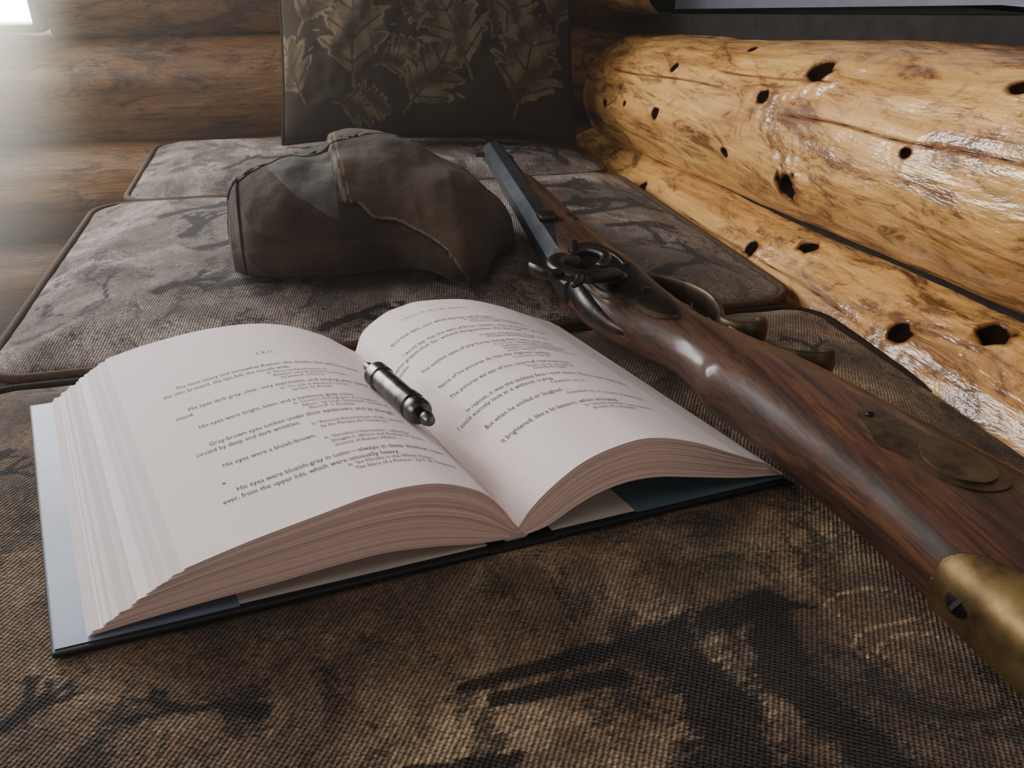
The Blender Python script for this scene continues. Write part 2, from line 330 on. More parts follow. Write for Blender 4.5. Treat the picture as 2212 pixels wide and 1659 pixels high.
# ---------------------------------------------------------------- sofa
def seg_dist(X,Y,segs):
    D=np.full(X.shape,9.0)
    for (x0,y0,x1,y1,w0,w1) in segs:
        dx,dy=x1-x0,y1-y0; L2=dx*dx+dy*dy+1e-12
        t=np.clip(((X-x0)*dx+(Y-y0)*dy)/L2,0,1)
        d=np.hypot(X-(x0+t*dx),Y-(y0+t*dy))/(w0+(w1-w0)*t)
        D=np.minimum(D,d)
    return D
def branch(x,y,a,l,w,depth,out):
    x1,y1=x+math.cos(a)*l,y+math.sin(a)*l
    out.append((x,y,x1,y1,w,w*.7))
    if depth>0:
        for k in range(random.choice((2,3))):
            branch(x1,y1,a+random.uniform(-.9,.9),l*random.uniform(.6,.85),w*.65,depth-1,out)
def cushion(name,x0,x1,y0,y1,crown,mat_,dark,light,step=.0022,rc=.035,zb=-.13,seed=0,edge=.014,pipe=None):
    nx=int((x1-x0)/step);ny=int((y1-y0)/step)
    xs=np.linspace(x0,x1,nx);ys=np.linspace(y0,y1,ny)
    V=[];cx,cy=(x0+x1)/2,(y0+y1)/2;hx,hy=(x1-x0)/2,(y1-y0)/2
    for y in ys:
        for x in xs:
            px,py=x-cx,y-cy
            qx,qy=abs(px)-(hx-rc),abs(py)-(hy-rc)
            if qx>0 and qy>0:
                h=math.hypot(qx,qy)
                if h>rc:
                    px=math.copysign(hx-rc+qx/h*rc,px);py=math.copysign(hy-rc+qy/h*rc,py);d=0
                else: d=rc-h
            else: d=min(hx-abs(px),hy-abs(py))
            s=min(1,d/.06); s=s*s*(3-2*s); e=min(1,d/.012)
            ss=min(1,d/.2); ss=ss*ss*(3-2*ss)
            z=-edge*(1-s)-.006*(1-math.sqrt(max(0,1-(1-e)**2)))+crown*ss
            z+=.0028*(mn.noise(Vector((px*9+seed,py*9,seed)))-.4)*(1 if crown else .6)+.0010*(mn.noise(Vector((px*30,py*30+seed,2)))-.4)
            V.append((cx+px,cy+py,z+Z0))
    P=np.array(V); F=grid_faces(ny,nx)
    ring=[j for j in range(nx)]+[i*nx+nx-1 for i in range(1,ny)]+[(ny-1)*nx+j for j in range(nx-2,-1,-1)]+[i*nx for i in range(ny-2,0,-1)]
    off=len(V); R=6
    for k in range(1,R+1):
        t=k/R
        for r in ring:
            x,y,z=V[r]; b=1+.018*math.sin(math.pi*t)
            V.append((cx+(x-cx)*b,cy+(y-cy)*b, z*(1-t)+(Z0+zb)*t))
    n=len(ring)
    for i in range(n):
        i2=(i+1)%n
        F.append((ring[i2],ring[i],off+i,off+i2))
        for k in range(R-1): F.append((off+k*n+i2,off+k*n+i,off+(k+1)*n+i,off+(k+1)*n+i2))
    F.append(tuple(off+(R-1)*n+i for i in reversed(range(n))))
    ob=new_obj(name,V,F,mat_)
    def att(segs,k=1.5):
        A=np.zeros(len(V))
        if segs: A[:len(P)]=np.clip(k-seg_dist(P[:,0],P[:,1],segs),0,1)
        return A
    attr(ob,'pat',att(dark));attr(ob,'pat2',att(light))
    pts=[]
    for (sx,sy,a0) in ((1,1,0),(-1,1,90),(-1,-1,180),(1,-1,270)):
        for k in range(9):
            a=rd(a0+k*90/8); pts.append((cx+sx*(hx-rc)+math.cos(a)*(rc+.001),cy+sy*(hy-rc)+math.sin(a)*(rc+.001),Z0-edge-.004))
    cu=bpy.data.curves.new(name+'_piping','CURVE');cu.dimensions='3D';sp=cu.splines.new('POLY');sp.points.add(len(pts)-1);sp.use_cyclic_u=True
    for q,pp in zip(sp.points,pts): q.co=(*pp,1)
    cu.bevel_depth=.0038;cu.bevel_resolution=4;cu.materials.append(pipe or M_pipe)
    po=bpy.data.objects.new(name+'_piping',cu);col.objects.link(po)
    return [ob,po]
d1=[(.118,.235,.178,.246,.008,.010),(.12,.235,.135,.20,.011,.015),(.135,.20,.122,.15,.016,.022),(.178,.246,.165,.205,.010,.012),(.165,.205,.185,.14,.010,.014),
    (.038,.232,.118,.237,.003,.006),(.178,.246,.20,.238,.005,.001),(.125,.17,.16,.13,.024,.024),(.05,.223,.10,.222,.004,.005),(.0,.20,.05,.195,.003,.004)]
random.seed(3)
for (x,y,a,w) in ((.33,.40,2.2,.004),(-.16,.33,1.9,.005),(-.12,.22,2.5,.006),(-.08,.17,3.6,.007),(.0,.16,4.2,.006),(.34,.46,1.2,.004),(-.15,.25,.3,.005),(-.2,.42,1.2,.005),(-.04,.24,2.8,.004),(.30,.30,2.6,.003)):
    branch(x,y,a,.018,w,3,d1)
l1=[]
for (cx_,cy_,r_) in ((.222,.236,.012),(.226,.212,.016),(.225,.208,.010)):
    for k in range(9):
        a0_,a1_=k*.42,(k+1)*.42; l1.append((cx_+r_*1.6*math.cos(a0_),cy_+r_*.6*math.sin(a0_),cx_+r_*1.6*math.cos(a1_),cy_+r_*.6*math.sin(a1_),.0008,.0008))
d2=[];l2=[]
for (x,y,a,l,w) in ((-.12,.85,1.2,.03,.010),(-.10,.80,.4,.025,.010),(-.17,.70,1.8,.03,.0022),(-.2,.68,2.4,.025,.0022),(-.13,.70,.5,.02,.007),(-.07,.70,.2,.014,.008),(.28,.83,.3,.035,.012),(.30,.88,.1,.035,.012),(.26,.95,-.3,.03,.011),(.33,.72,1.4,.03,.005),(.36,.66,2.0,.03,.005),(.3,.65,.6,.02,.010),(0,.62,.3,.03,.005),(.24,.86,.2,.03,.012),(.3,.78,.1,.03,.008),(-.15,.93,.4,.03,.008)):
    branch(x,y,a,l,w,3,d2)
d3=[]
for (x,y,a,l,w) in ((-.1,1.15,1.,.03,.007),(.1,1.12,.4,.03,.008),(.25,1.12,.8,.03,.010),(.35,1.1,1.8,.03,.008),(-.05,1.2,0,.02,.007),(.3,1.2,2.5,.03,.010)):
    branch(x,y,a,l,w,3,d3)
parts=cushion('seat_cushion_front',-.245,.41,-.36,.583,0,M_near,d1,l1,seed=1,pipe=M_piped)
parts+=cushion('seat_cushion_middle',-.243,.408,.597,1.058,.010,M_back,d2,l2,step=.003,seed=4,edge=.012)
parts+=cushion('seat_cushion_rear',-.215,.405,1.066,1.40,.003,M_back,d3,l2,step=.003,seed=8,edge=.012)
parts.append(box('base_frame',(-.23,-.36,.08),(.39,1.40,Z0-.132),M_dark,.01))
for i,(x,y) in enumerate(((-.2,-.3),(-.2,1.35),(.36,-.3),(.36,1.35))): parts.append(box('foot_%d'%i,(x-.025,y-.025,0),(x+.025,y+.025,.082),M_dark,.004))
group('sofa',parts,(.08,.5,Z0))
# ---------------------------------------------------------------- throw pillow
def leaf_mask(X,Y,cx,cy,a,L,k):
    dx,dy=X-cx,Y-cy; u=(dx*math.cos(a)+dy*math.sin(a))/L; v=(-dx*math.sin(a)+dy*math.cos(a))/L
    v=v+.10*np.sin(u*2.5+k)*np.clip(u,0,1)
    uc=np.clip(u,0,1)
    ph=(uc-np.abs(v)*.75)
    lob=np.abs(np.sin(3.6*np.pi*ph+.5))**.55
    w=.44*np.sin(np.pi*np.clip(uc,0,1)**.9)**.75*(.30+.70*lob)*(1+.12*np.sin(40*u+k)+.08*np.sin(67*u))
    ins=(u>-.02)&(u<1)&(np.abs(v)<w)
    vein=(np.abs(v)<.014)|((np.abs(((ph*3.6+.16)%1)-.5)<.06)&(np.abs(v)<w*.85))
    stem=(u>-.2)&(u<=0)&(np.abs(v)<.02)
    out=np.where(ins,.62+.3*np.sin(u*9+v*14+k),0.0); out=np.where(ins&vein,.30,out); out=np.where(stem,.7,out)
    edge=ins&(np.abs(v)>w*.84); out=np.where(edge,.95,out)
    return out
def pillow():
    n=330;W=.208;Hh=.215
    g=np.linspace(-1,1,n);U,Vv=np.meshgrid(g,g)
    X=W*U*(1-.05*(1-np.abs(Vv)**3));Y=Hh*Vv*(1-.05*(1-np.abs(U)**3))
    T=.062*np.clip(1-np.abs(U)**2.6,0,1)**.55*np.clip(1-np.abs(Vv)**2.6,0,1)**.55
    wr=np.array([[.008*mn.noise(Vector((u*3,v*3,1)))+.003*mn.noise(Vector((u*9,v*9,4))) for u in g] for v in g])
    T=T+wr*np.clip(4*(1-np.abs(U)),0,1)*np.clip(4*(1-np.abs(Vv)),0,1)
    M=np.zeros_like(U)
    lv=[(-.10,-.13,1.6,.13),(-.02,-.17,.9,.11),(.06,-.12,1.9,.12),(.13,-.17,1.2,.13),(-.17,-.06,1.1,.11),(-.08,.02,1.9,.12),(.00,-.01,.5,.12),(.14,.02,2.2,.13),(-.16,.10,.7,.12),(.02,.11,1.4,.12),(.17,.10,1.9,.10),(-.05,.15,2.6,.10),(.09,-.03,-.6,.10),(-.18,-.15,2.0,.09),(.0,.06,3.4,.09),(.19,-.06,1.4,.10),(-.12,-.17,-.2,.08),(-.05,-.08,2.8,.09),(.12,-.09,.2,.08),(.07,.05,.9,.09),(-.13,.0,3.0,.07),(-.06,-.12,.3,.07),(.03,-.06,2.7,.07),(.17,-.12,2.4,.07),(-.19,.03,1.9,.07)]
    for i,(cx,cy,a,L) in enumerate(lv):
        q=leaf_mask(U*W,Vv*Hh,cx,cy,a,L*.92,i); M=np.where(M>0,M,q)
    fr=np.stack([X,Y,T],-1).reshape(-1,3);bk=np.stack([X,Y,-T],-1).reshape(-1,3)
    V=np.concatenate([fr,bk]);F=grid_faces(n,n)+[tuple(reversed(f)) for f in grid_faces(n,n,off=n*n)]
    lean=rd(14);yaw=rd(-13)
    R=Matrix.Rotation(yaw,3,'Z')@Matrix.Rotation(rd(90)-lean,3,'X')
    c=Vector((.19,1.252,Z0+.216))
    m,nt,b=mat('oak_leaf_fabric');v=coords(nt)
    th=noise(nt,coords(nt,(700,700,700)),1,2,.6);a=attrn(nt,'leaf');e=math_(nt,'ADD',a,math_(nt,'MULTIPLY',math_(nt,'SUBTRACT',th,.5),.7))
    e=math_(nt,'ADD',e,math_(nt,'MULTIPLY',math_(nt,'SUBTRACT',noise(nt,v,120,3,.6),.5),.8))
    cc=ramp(nt,e,[(.15,srgb(52,43,36)),(.5,srgb(72,62,49)),(.95,srgb(100,90,72))])
    cc=mix(nt,.6,cc,ramp(nt,noise(nt,v,30,3,.6),[(.3,(.75,.7,.65,1)),(.7,(1.15,1.15,1.1,1))]),'MULTIPLY')
    nt.links.new(cc,b.inputs['Base Color']);b.inputs['Roughness'].default_value=.95;b.inputs['Specular IOR Level'].default_value=.1
    bump(nt,b,th,.4,.001)
    VV=[tuple((R@Vector(p.tolist()))+c) for p in V]
    ob=new_obj('cover',VV,F,m);attr(ob,'leaf',np.concatenate([M.reshape(-1)]*2))
    bd=[(k,0) for k in range(n)]+[(n-1,k) for k in range(n)]+[(n-1-k,n-1) for k in range(n)]+[(0,n-1-k) for k in range(n)]
    cu=bpy.data.curves.new('pillow_piping','CURVE');cu.dimensions='3D';sp=cu.splines.new('POLY')
    bd=bd[::6];sp.points.add(len(bd)-1);sp.use_cyclic_u=True
    for q,(i,j) in zip(sp.points,bd): q.co=(*VV[i*n+j],1)
    cu.bevel_depth=.0035;cu.bevel_resolution=3;cu.materials.append(M_piped)
    po=bpy.data.objects.new('piping',cu);col.objects.link(po)
    group('throw_pillow',[ob,po],c)
pillow()
# ---------------------------------------------------------------- open book
A_=np.array((-.123,.286));a_=np.array((.9939,.1101));b_=np.array((-.1101,.9939))-.155*np.array((.9939,.1101))
def BP(s,t,z): 
    p=A_+a_*s+b_*t; return (p[0],p[1],z+Z0)
LN=[(57,29),(85,36),(115,42),(136,46),(153,47),(170,44.5),(187,36),(197,25),(205.5,10)]
LF=[(50,29),(70,34),(98,38.5),(120,40),(142,39),(163,34),(184,24),(196,15),(205,8)]
LBN=[(14,5),(34,7),(62,9),(92,10.5),(118,12.5),(142,13),(165,10),(185,6),(201,4.5)]
LBF=[(13,5),(32,6),(60,7),(90,8),(116,8.5),(140,8),(165,7),(185,5),(201,4.5)]
RN=[(206,10),(213,20),(225,31),(240,40.5),(258,45.5),(276,46),(300,38.5),(325,26),(346,15)]
RF=[(205.5,8),(212,22),(227,33),(240,37),(254,39),(285,36),(312,27),(335,16),(350,9)]
RBN=[(210,4.5),(222,7),(237,15),(250,20),(266,22.5),(283,21),(303,16),(333,8.5),(360,4.2)]
RBF=[(210,4.5),(222,7),(237,12),(250,15),(266,17),(283,16),(303,12),(333,8),(358,4.2)]
def prof(P,M=72): return catmull(np.array(P)/1000.,M)
def page_block(name,TN,TF,BN,BF,K,seed,side):
    random.seed(seed);M=72;T=10
    tn,tf,bn,bf=prof(TN),prof(TF),prof(BN),prof(BF)
    V=[];F=[];fm=[];lay=[]
    for k in range(K):
        j0=random.uniform(-.0006,.0006) if k<K-1 else 0
        je=random.uniform(-.0015,.0015) if k<K-1 else 0
        g=.995 if random.random()<.88 else .80
        f0=k/K;f1=(k+g)/K
        if k==K-1:f1=1
        base=len(V)
        for ti in range(T):
            tt=ti/(T-1)
            t=.003+j0*.35*(1-tt)+(.230-.003)*tt
            lo=(bn*(1-f0)+tn*f0)*(1-tt)+(bf*(1-f0)+tf*f0)*tt
            hi=(bn*(1-f1)+tn*f1)*(1-tt)+(bf*(1-f1)+tf*f1)*tt
            ex=np.linspace(1,0,M) if side=='L' else np.linspace(0,1,M)
            for c,arr in ((0,hi),(1,lo)):
                for i in range(M):
                    V.append(BP(arr[i,0]+je*ex[i]**3,t,arr[i,1]));lay.append(k*.37+seed)
        W=2*M
        idx=lambda ti,c,i:base+ti*W+c*M+i
        for ti in range(T-1):
            for i in range(M-1):
                F.append((idx(ti,0,i),idx(ti,0,i+1),idx(ti+1,0,i+1),idx(ti+1,0,i)));fm.append(0 if k==K-1 else 2)
                F.append((idx(ti,1,i),idx(ti+1,1,i),idx(ti+1,1,i+1),idx(ti,1,i+1)));fm.append(0)
            F.append((idx(ti,0,0),idx(ti+1,0,0),idx(ti+1,1,0),idx(ti,1,0)));fm.append(2 if side=='L' else 1)
            F.append((idx(ti,0,M-1),idx(ti,1,M-1),idx(ti+1,1,M-1),idx(ti+1,0,M-1)));fm.append(1)
        for i in range(M-1):
            F.append((idx(0,0,i),idx(0,1,i),idx(0,1,i+1),idx(0,0,i+1)));fm.append(1)
            F.append((idx(T-1,0,i),idx(T-1,0,i+1),idx(T-1,1,i+1),idx(T-1,1,i)));fm.append(1)
    ob=new_obj(name,V,F,None,True,[M_page,M_edge,M_fore],fm);attr(ob,'lay',lay)
    e=ob.modifiers.new('e','EDGE_SPLIT');e.split_angle=rd(40)
    return ob
bk=[page_block('pages_left',LN,LF,LBN,LBF,40,11,'L'),page_block('pages_right',RN,RF,RBN,RBF,32,23,'R')]
def cslab(name,s0,s1,t0,t1,z0,z1,m,bev=.0012):
    P=[BP(s0,t0,z0),BP(s1,t0,z0),BP(s1,t1,z0),BP(s0,t1,z0),BP(s0,t0,z1),BP(s1,t0,z1),BP(s1,t1,z1),BP(s0,t1,z1)]
    ob=new_obj(name,P,[(0,3,2,1),(4,5,6,7),(0,1,5,4),(1,2,6,5),(2,3,7,6),(3,0,4,7)],m,False)
    if bev:
        b=ob.modifiers.new('b','BEVEL');b.width=bev;b.segments=3
    return ob
bk+=[cslab('cover_left',0,.190,-.001,.234,.0003,.0033,M_cover),cslab('cover_right',.224,.361,-.001,.234,.0003,.0033,M_cover),cslab('cover_spine',.188,.226,-.001,.234,0,.0022,M_cover),
     cslab('jacket_flap_left',.0015,.075,.0015,.231,.0034,.0038,M_jacket,0),cslab('endpaper_left',.075,.19,.003,.231,.0034,.0037,M_end,0),
     cslab('jacket_flap_right',.270,.3595,.0015,.231,.0034,.0038,M_jblue,0),cslab('endpaper_right',.224,.27,.003,.231,.0034,.0037,M_end,0),
     cslab('spine_glue',.199,.212,.003,.231,.002,.0085,M_end,.002)]
def blended(N_,F_,t):
    tt=(t-.003)/.227; c=prof(N_,300)*(1-tt)+prof(F_,300)*tt; return c
TV=[];TF_=[]
def text(body,s0,t0,size,side,maxw=None,sx=.76):
    cu=bpy.data.curves.new('t','FONT');cu.body=body;cu.size=1;cu.resolution_u=2
    ob=bpy.data.objects.new('t',cu);col.objects.link(ob)
    dg=bpy.context.evaluated_depsgraph_get();me=bpy.data.meshes.new_from_object(ob.evaluated_get(dg))
    c=blended(*((LN,LF) if side=='L' else (RN,RF)),t0)
    co=np.array([v.co[:] for v in me.vertices])
    w=co[:,0].max()*size*sx
    if maxw and w>maxw: sx*=maxw/w
    off=len(TV)
    arc=np.concatenate([[0],np.cumsum(np.hypot(np.diff(c[:,0]),np.diff(c[:,1])))]);a0=np.interp(s0,c[:,0],arc)
    A=a0+co[:,0]*size*sx
    S=np.interp(A,arc,c[:,0]);Z=np.interp(A,arc,c[:,1])+.00025
    for s,y,z in zip(S,co[:,1],Z): TV.append(BP(s,t0+y*size,z))
    for p in me.polygons: TF_.append(tuple(off+i for i in p.vertices))
    bpy.data.objects.remove(ob);bpy.data.curves.remove(cu);bpy.data.meshes.remove(me)
mS,aS=.0050,.0038
LTXT=[("L X I I .",.130,176,mS,0),
("The nose heavy and somewhat Roman, the cheeks thin and furrowed,",.080,157,mS,.116),("the skin bronzed, the lips full, the mouth wide.",.072,150.5,mS,.090),
("In \u201cPersonal Recollections of",.128,145.5,aS,.046),("Abraham Lincoln and the Civil War,\u201d",.130,141,aS,.060),("by James R. Gilmore.",.133,136.5,aS,0),
("His eyes dark grey, clear, very expressive, and varying with every",.080,128,mS,.116),("mood.",.072,121.5,mS,0),("In \u201cThe Life of Abraham Lincoln,\u201d",.128,122.5,aS,.056),("by Isaac N. Arnold.",.133,118,aS,0),
("His eyes were bright, keen, and a luminous gray color.",.080,105.5,mS,.104),("In \u201cLincoln\u2019s Photographs: A Complete",.128,101,aS,.064),("Album,\u201d by Lloyd Ostendorf, account of",.131,96.5,aS,.062),("Martin P. S. Rindlaub.",.133,92,aS,0),
("Gray-brown eyes sunken under thick eyebrows, and as though",.080,85,mS,.112),("circled by deep and dark wrinkles.",.072,78.5,mS,0),("In \u201cPersonal Recollections of Mr. Lincoln,\u201d",.128,74,aS,.064),("by the Marquis de Chambrun.",.131,69.5,aS,0),
("His eyes were a bluish-brown.",.080,61.5,mS,0),("In \u201cHerndon\u2019s Informants,\u201d edited by",.128,57,aS,.062),("Douglas L. Wilson and Rodney O. Davis,",.130,52.5,aS,.062),("account of Robert Wilson.",.130,48,aS,0),
("His eyes were blueish-gray in color\u2014always in deep shadow, how-",.080,38,mS,.110),("ever, from the upper lids, which were unusually heavy.",.072,31.5,mS,.096),("In \u201cSix Months in the White House:",.128,27,aS,.056),("The Story of a Picture,\u201d by F. B. Carpenter.",.130,22.5,aS,.058),
("-",.0755,46,.009,0)]
RTXT=[("L I N C O L N   I N   T H E   B A R D O",.240,209,.0036,.062),
("Kind blue eyes, over which the lids half dropped.",.224,190,mS,.092),("In \u201cWith Lincoln from Washington to",.272,186,aS,.06),("Richmond in 1865,\u201d by John S. Barnes.",.274,182,aS,.06),
("I would say, that the eyes of Prest. Lincoln, were of blueish, gray or",.224,173,mS,.122),("rather greyish-blue; for, without being positive, the blue rays",.216,167,mS,.110),("visible.",.216,161,mS,0),("In papers of Ruth Painter Randall, account",.268,158,aS,.066),("of Edward Dalton Marchant.",.270,154,aS,.05),
("The saddest eyes of any human being that I have ever seen.",.224,146,mS,.108),("In \u201cLincoln\u2019s Melancholy: How Depression",.268,141.5,aS,.066),("Challenged a President and Fueled His",.270,137.5,aS,.062),("Greatness,\u201d by Joshua Wolf Shenk, account",.270,133.5,aS,.066),("of John Widmer.",.270,129.5,aS,0),
("None of his pictures do him the slightest justice.",.224,124,mS,.09),("In the Utica \u201cHerald.\u201d",.268,119.5,aS,0),
("The pictures we see of him only half represent him.",.224,110,mS,.096),("Shenk, op. cit., account of",.268,105.5,aS,.045),("Orlando B. Ficklin.",.270,101.5,aS,0),
("In repose, it was the saddest face I ever knew. There were days when",.224,92,mS,.122),("I could scarcely look at it without crying.",.216,86,mS,.084),("Carpenter, op. cit.",.268,81.5,aS,0),
("But when he smiled or laughed . . .",.224,71,mS,0),("Ostendorf, op. cit., account of James Miner.",.268,66.5,aS,.064),
("It brightened, like a lit lantern, when animated.",.224,55,mS,.09),("In \u201cLincoln the Man,\u201d by Donn Piatt,",.268,50.5,aS,.06),("account of a journalist.",.270,46.5,aS,0)]
for (t_,s,t,sz,mw) in LTXT: text(t_,s+.010*max(0,1-t/157),(t+4*max(0,1-t/157))/1000,sz,'L',mw or None)
for (t_,s,t,sz,mw) in RTXT: text(t_,s-.007*(t/190),(t-8*(1-t/210))/1000,sz,'R',mw or None)
bk.append(new_obj('printed_text',TV,TF_,M_ink,False))
group('open_book',bk,(.05,.42,Z0))
# ---------------------------------------------------------------- powder measure
def onpage(s,t,r):
    c=blended(LN,LF,t);z=np.interp(s,c[:,0],c[:,1]);z2=np.interp(s+.002,c[:,0],c[:,1]);sl=(z2-z)/.002
    nx,nz=-sl,1;l=math.hypot(nx,nz);return Vector(BP(s+nx/l*r,t,z+nz/l*r))
p1=onpage(.182,.148,.0082);p0=onpage(.1865,.067,.0082)
LL=(p1-p0).length;k=LL/.080
pf=[(0,.0005),(.0005,.0028),(.0035,.0040),(.007,.0036),(.008,.003),(.0095,.003),(.010,.0060),(.012,.0072),(.017,.0074),(.019,.0068),(.020,.0068),(.0205,.0076),(.0255,.0076),(.026,.0069),(.058,.0069),(.0585,.0077),(.066,.0077),(.0665,.0068),(.069,.0060),(.070,.0028),(.0775,.0028),(.078,.0020),(.0800,.0019),(.0801,.0003)]
lathe('powder_measure',[(l*k,r) for l,r in pf],p0,p1,M_silver)
# ---------------------------------------------------------------- cap
def cap():
    H=[(-.070,.030),(-.066,.058),(-.055,.076),(-.035,.086),(-.01,.091),(.02,.095),(.050,.099),(.080,.096),(.108,.085),(.137,.070),(.160,.053),(.176,.036),(.185,.018)]
    Fy=[(-.070,.765),(-.066,.740),(-.05,.712),(-.02,.697),(.02,.692),(.06,.696),(.09,.676),(.108,.645),(.124,.648),(.145,.690),(.165,.735),(.178,.755),(.185,.775)]
    By=[(-.070,.78),(-.066,.80),(-.05,.825),(-.02,.85),(.02,.865),(.06,.87),(.09,.872),(.115,.872),(.13,.87),(.15,.86),(.165,.84),(.178,.825),(.185,.80)]
    DY=-.042
    nx,na=260,320
    X=.0575+.1275*np.sin(np.linspace(-math.pi/2,math.pi/2,nx))
    V=[];S=[];G=[];Mi=[]
    bx=np.array([(.018,.2),(.024,.088),(.030,.072),(.050,.056),(.085,.047),(.102,.038),(.116,.018),(.122,-.02),(.2,-.05)])
    zb=lambda x: np.interp(x,bx[:,0],bx[:,1]) if x>.018 else .3
    fi=lambda T,x:float(np.interp(x,[q[0] for q in T],[q[1] for q in T]))
    sm=lambda T,x:sum(fi(T,x+d) for d in (-.012,-.008,-.004,0,.004,.008,.012))/7 if -.056<x<.171 else fi(T,x)
    for x in X:
        h,f,b_y=sm(H,x),sm(Fy,x)+DY,sm(By,x)+DY;yc=(f+b_y)/2;hy=(b_y-f)/2
        for j in range(na):
            a=2*math.pi*j/na;ca,sa=math.cos(a),math.sin(a)
            e=2.3
            y=yc+hy*math.copysign(abs(ca)**(2/e),ca)
            if sa>=0:
                z=h*.42+h*.58*abs(sa)**(2/2.0)
                y+= .018*(z/h)**2*(1 if ca<0 else .2)
            else: z=h*.42-h*.42*abs(sa)**(2/3.4)
            p=Vector((x,y,max(z,.0)))
            nz=.010*mn.noise(Vector((x*14+2,y*14,z*18)))+.0035*mn.noise(Vector((x*34+3,y*28,z*34)))+.0010*mn.noise(Vector((x*90,y*70,z*90)))
            r1=1-abs(mn.noise(Vector((x*16+z*9,y*9,z*22+4))))*2.2
            nz+=.0035*max(0,r1)**3*max(0,1-abs(z-.035)/.055)
            n=Vector((0,(y-yc)/hy*.6,(z-h*.45)/h)).normalized()
            s=g=0
            front=y<yc+.03
            d=z-(zb(x)+.003*mn.noise(Vector((x*50,1,1)))) if front else (.02 if x>.03 else -.02)
            lift=.0045*min(1,max(0,(d+.0008)/.0016))
            if front and -.0018<d<0: g=1
            if front and .0012<d<.0024: s=1
            if z>.066:
                dx=x-(.026-(z-.075)*.15)
                lift=.0045*min(1,max(0,(dx+.001)/.002))
                g=1 if -.0018<dx<0 else 0; s=1 if .0016<dx<.003 or .0055<dx<.0066 else 0
            pan=0
            if x<.024 and x>-.030 and z>.054+max(0,(.024-x))*.55+.004*mn.noise(Vector((x*60,2,2))) and y<yc+.02: pan=1
            if pan==0 and lift>0: pan=2
            q=p+n*(nz+lift)
            q.z=max(q.z,.0)
            V.append((q.x,q.y,q.z+Z0+.0090));S.append(s);G.append(g);Mi.append(pan)
    F=grid_faces(nx,na,False,True);fm=[]
    for fa in F:
        m_=[Mi[i] for i in fa];fm.append(max(set(m_),key=m_.count))
    F.append(tuple(range(na)));F.append(tuple((nx-1)*na+j for j in reversed(range(na))));fm+=[0,2]
    ob=new_obj('newsboy_cap',V,F,None,True,[M_cap1,M_cap2,M_cap3],fm);attr(ob,'seam',S);attr(ob,'groove',G)
cap()
# ---------------------------------------------------------------- musket
gun=[]
ST=[# y, L, R, zc, h, exp
(.075,.236,.352,.028,.021,2.8),(.12,.233,.345,.029,.022,2.8),(.16,.231,.335,.030,.023,2.8),(.20,.229,.322,.031,.023,2.8),(.25,.227,.306,.032,.0235,2.7),(.30,.221,.291,.033,.0235,2.6),(.35,.214,.277,.034,.023,2.5),(.378,.207,.270,.034,.022,2.4),
(.392,.208,.266,.034,.0205,2.3),(.42,.206,.256,.034,.019,2.2),(.45,.196,.246,.034,.0185,2.2),(.48,.185,.241,.034,.0195,2.4),(.51,.178,.238,.034,.0205,2.6),(.55,.176,.236,.034,.0215,3),(.59,.178,.233,.034,.0205,3),(.63,.184,.234,.034,.0185,2.8),(.70,.192,.236,.033,.017,2.4),(.78,.201,.237,.033,.0155,2.3),(.84,.208,.235,.033,.0145,2.2),(.862,.214,.232,.033,.010,2)]
SA=catmull(np.array(ST),170);SA=SA[np.argsort(SA[:,0])]
def st(y): return [float(np.interp(y,SA[:,0],SA[:,k])) for k in range(1,6)]
def stocktop(x,y):
    L,R,zc,h,e=st(y);u=(x-(L+R)/2)/((R-L)/2);u=max(-.999,min(.999,u));return zc+h*(1-abs(u)**e)**(1/e)
ring=64;V=[]
ys=np.linspace(.075,.86,200)
for y in ys:
    L,R,zc,h,e=st(y)
    for j in range(ring):
        a=2*math.pi*j/ring;ca,sa=math.cos(a),math.sin(a)
        V.append(((L+R)/2+(R-L)/2*math.copysign(abs(ca)**(2/e),ca),y,zc+h*math.copysign(abs(sa)**(2/e),sa)+Z0))
F=grid_faces(len(ys),ring,False,True);F.append(tuple(range(ring)));F.append(tuple((len(ys)-1)*ring+j for j in reversed(range(ring))))
gun.append(new_obj('stock',V,F,M_wood))
def shell(name,y0,y1,inside,m,off,ny=60,rg=128):
    V=[]
    yy=np.linspace(y0,y1,ny)
    for i,y in enumerate(yy):
        L,R,zc,h,e=st(max(y,.075))
        for j in range(rg):
            a=2*math.pi*j/rg;ca,sa=math.cos(a),math.sin(a)
            V.append(((L+R)/2+((R-L)/2+off)*math.copysign(abs(ca)**(2/e),ca),y,zc+(h+off)*math.copysign(abs(sa)**(2/e),sa)+Z0))
    F=[f for f in grid_faces(ny,rg,False,True) if all(inside(V[k][0],V[k][1]) for k in f)]
    ob=new_obj(name,V,F,m);s=ob.modifiers.new('s','SOLIDIFY');s.thickness=.0012;s.offset=0;return ob
gun.append(shell('butt_plate_tang',.068,.210,lambda x,y: x<.2275+.013*min(1,max(0,(.210-y)/.012))**.5+max(0,.195-y)*.45 or y<.085,M_brass,.0012,260,260))
L,R,zc,h,e=st(.075)
gun.append(sweep('butt_plate',[((L+R)/2,.066,zc+Z0),((L+R)/2,.071,zc+Z0),((L+R)/2,.076,zc+Z0)],[((R-L)/2-.004,h-.003),((R-L)/2+.0008,h+.0008),((R-L)/2+.0012,h+.0012)],M_brass,64,12,exp=2.8))
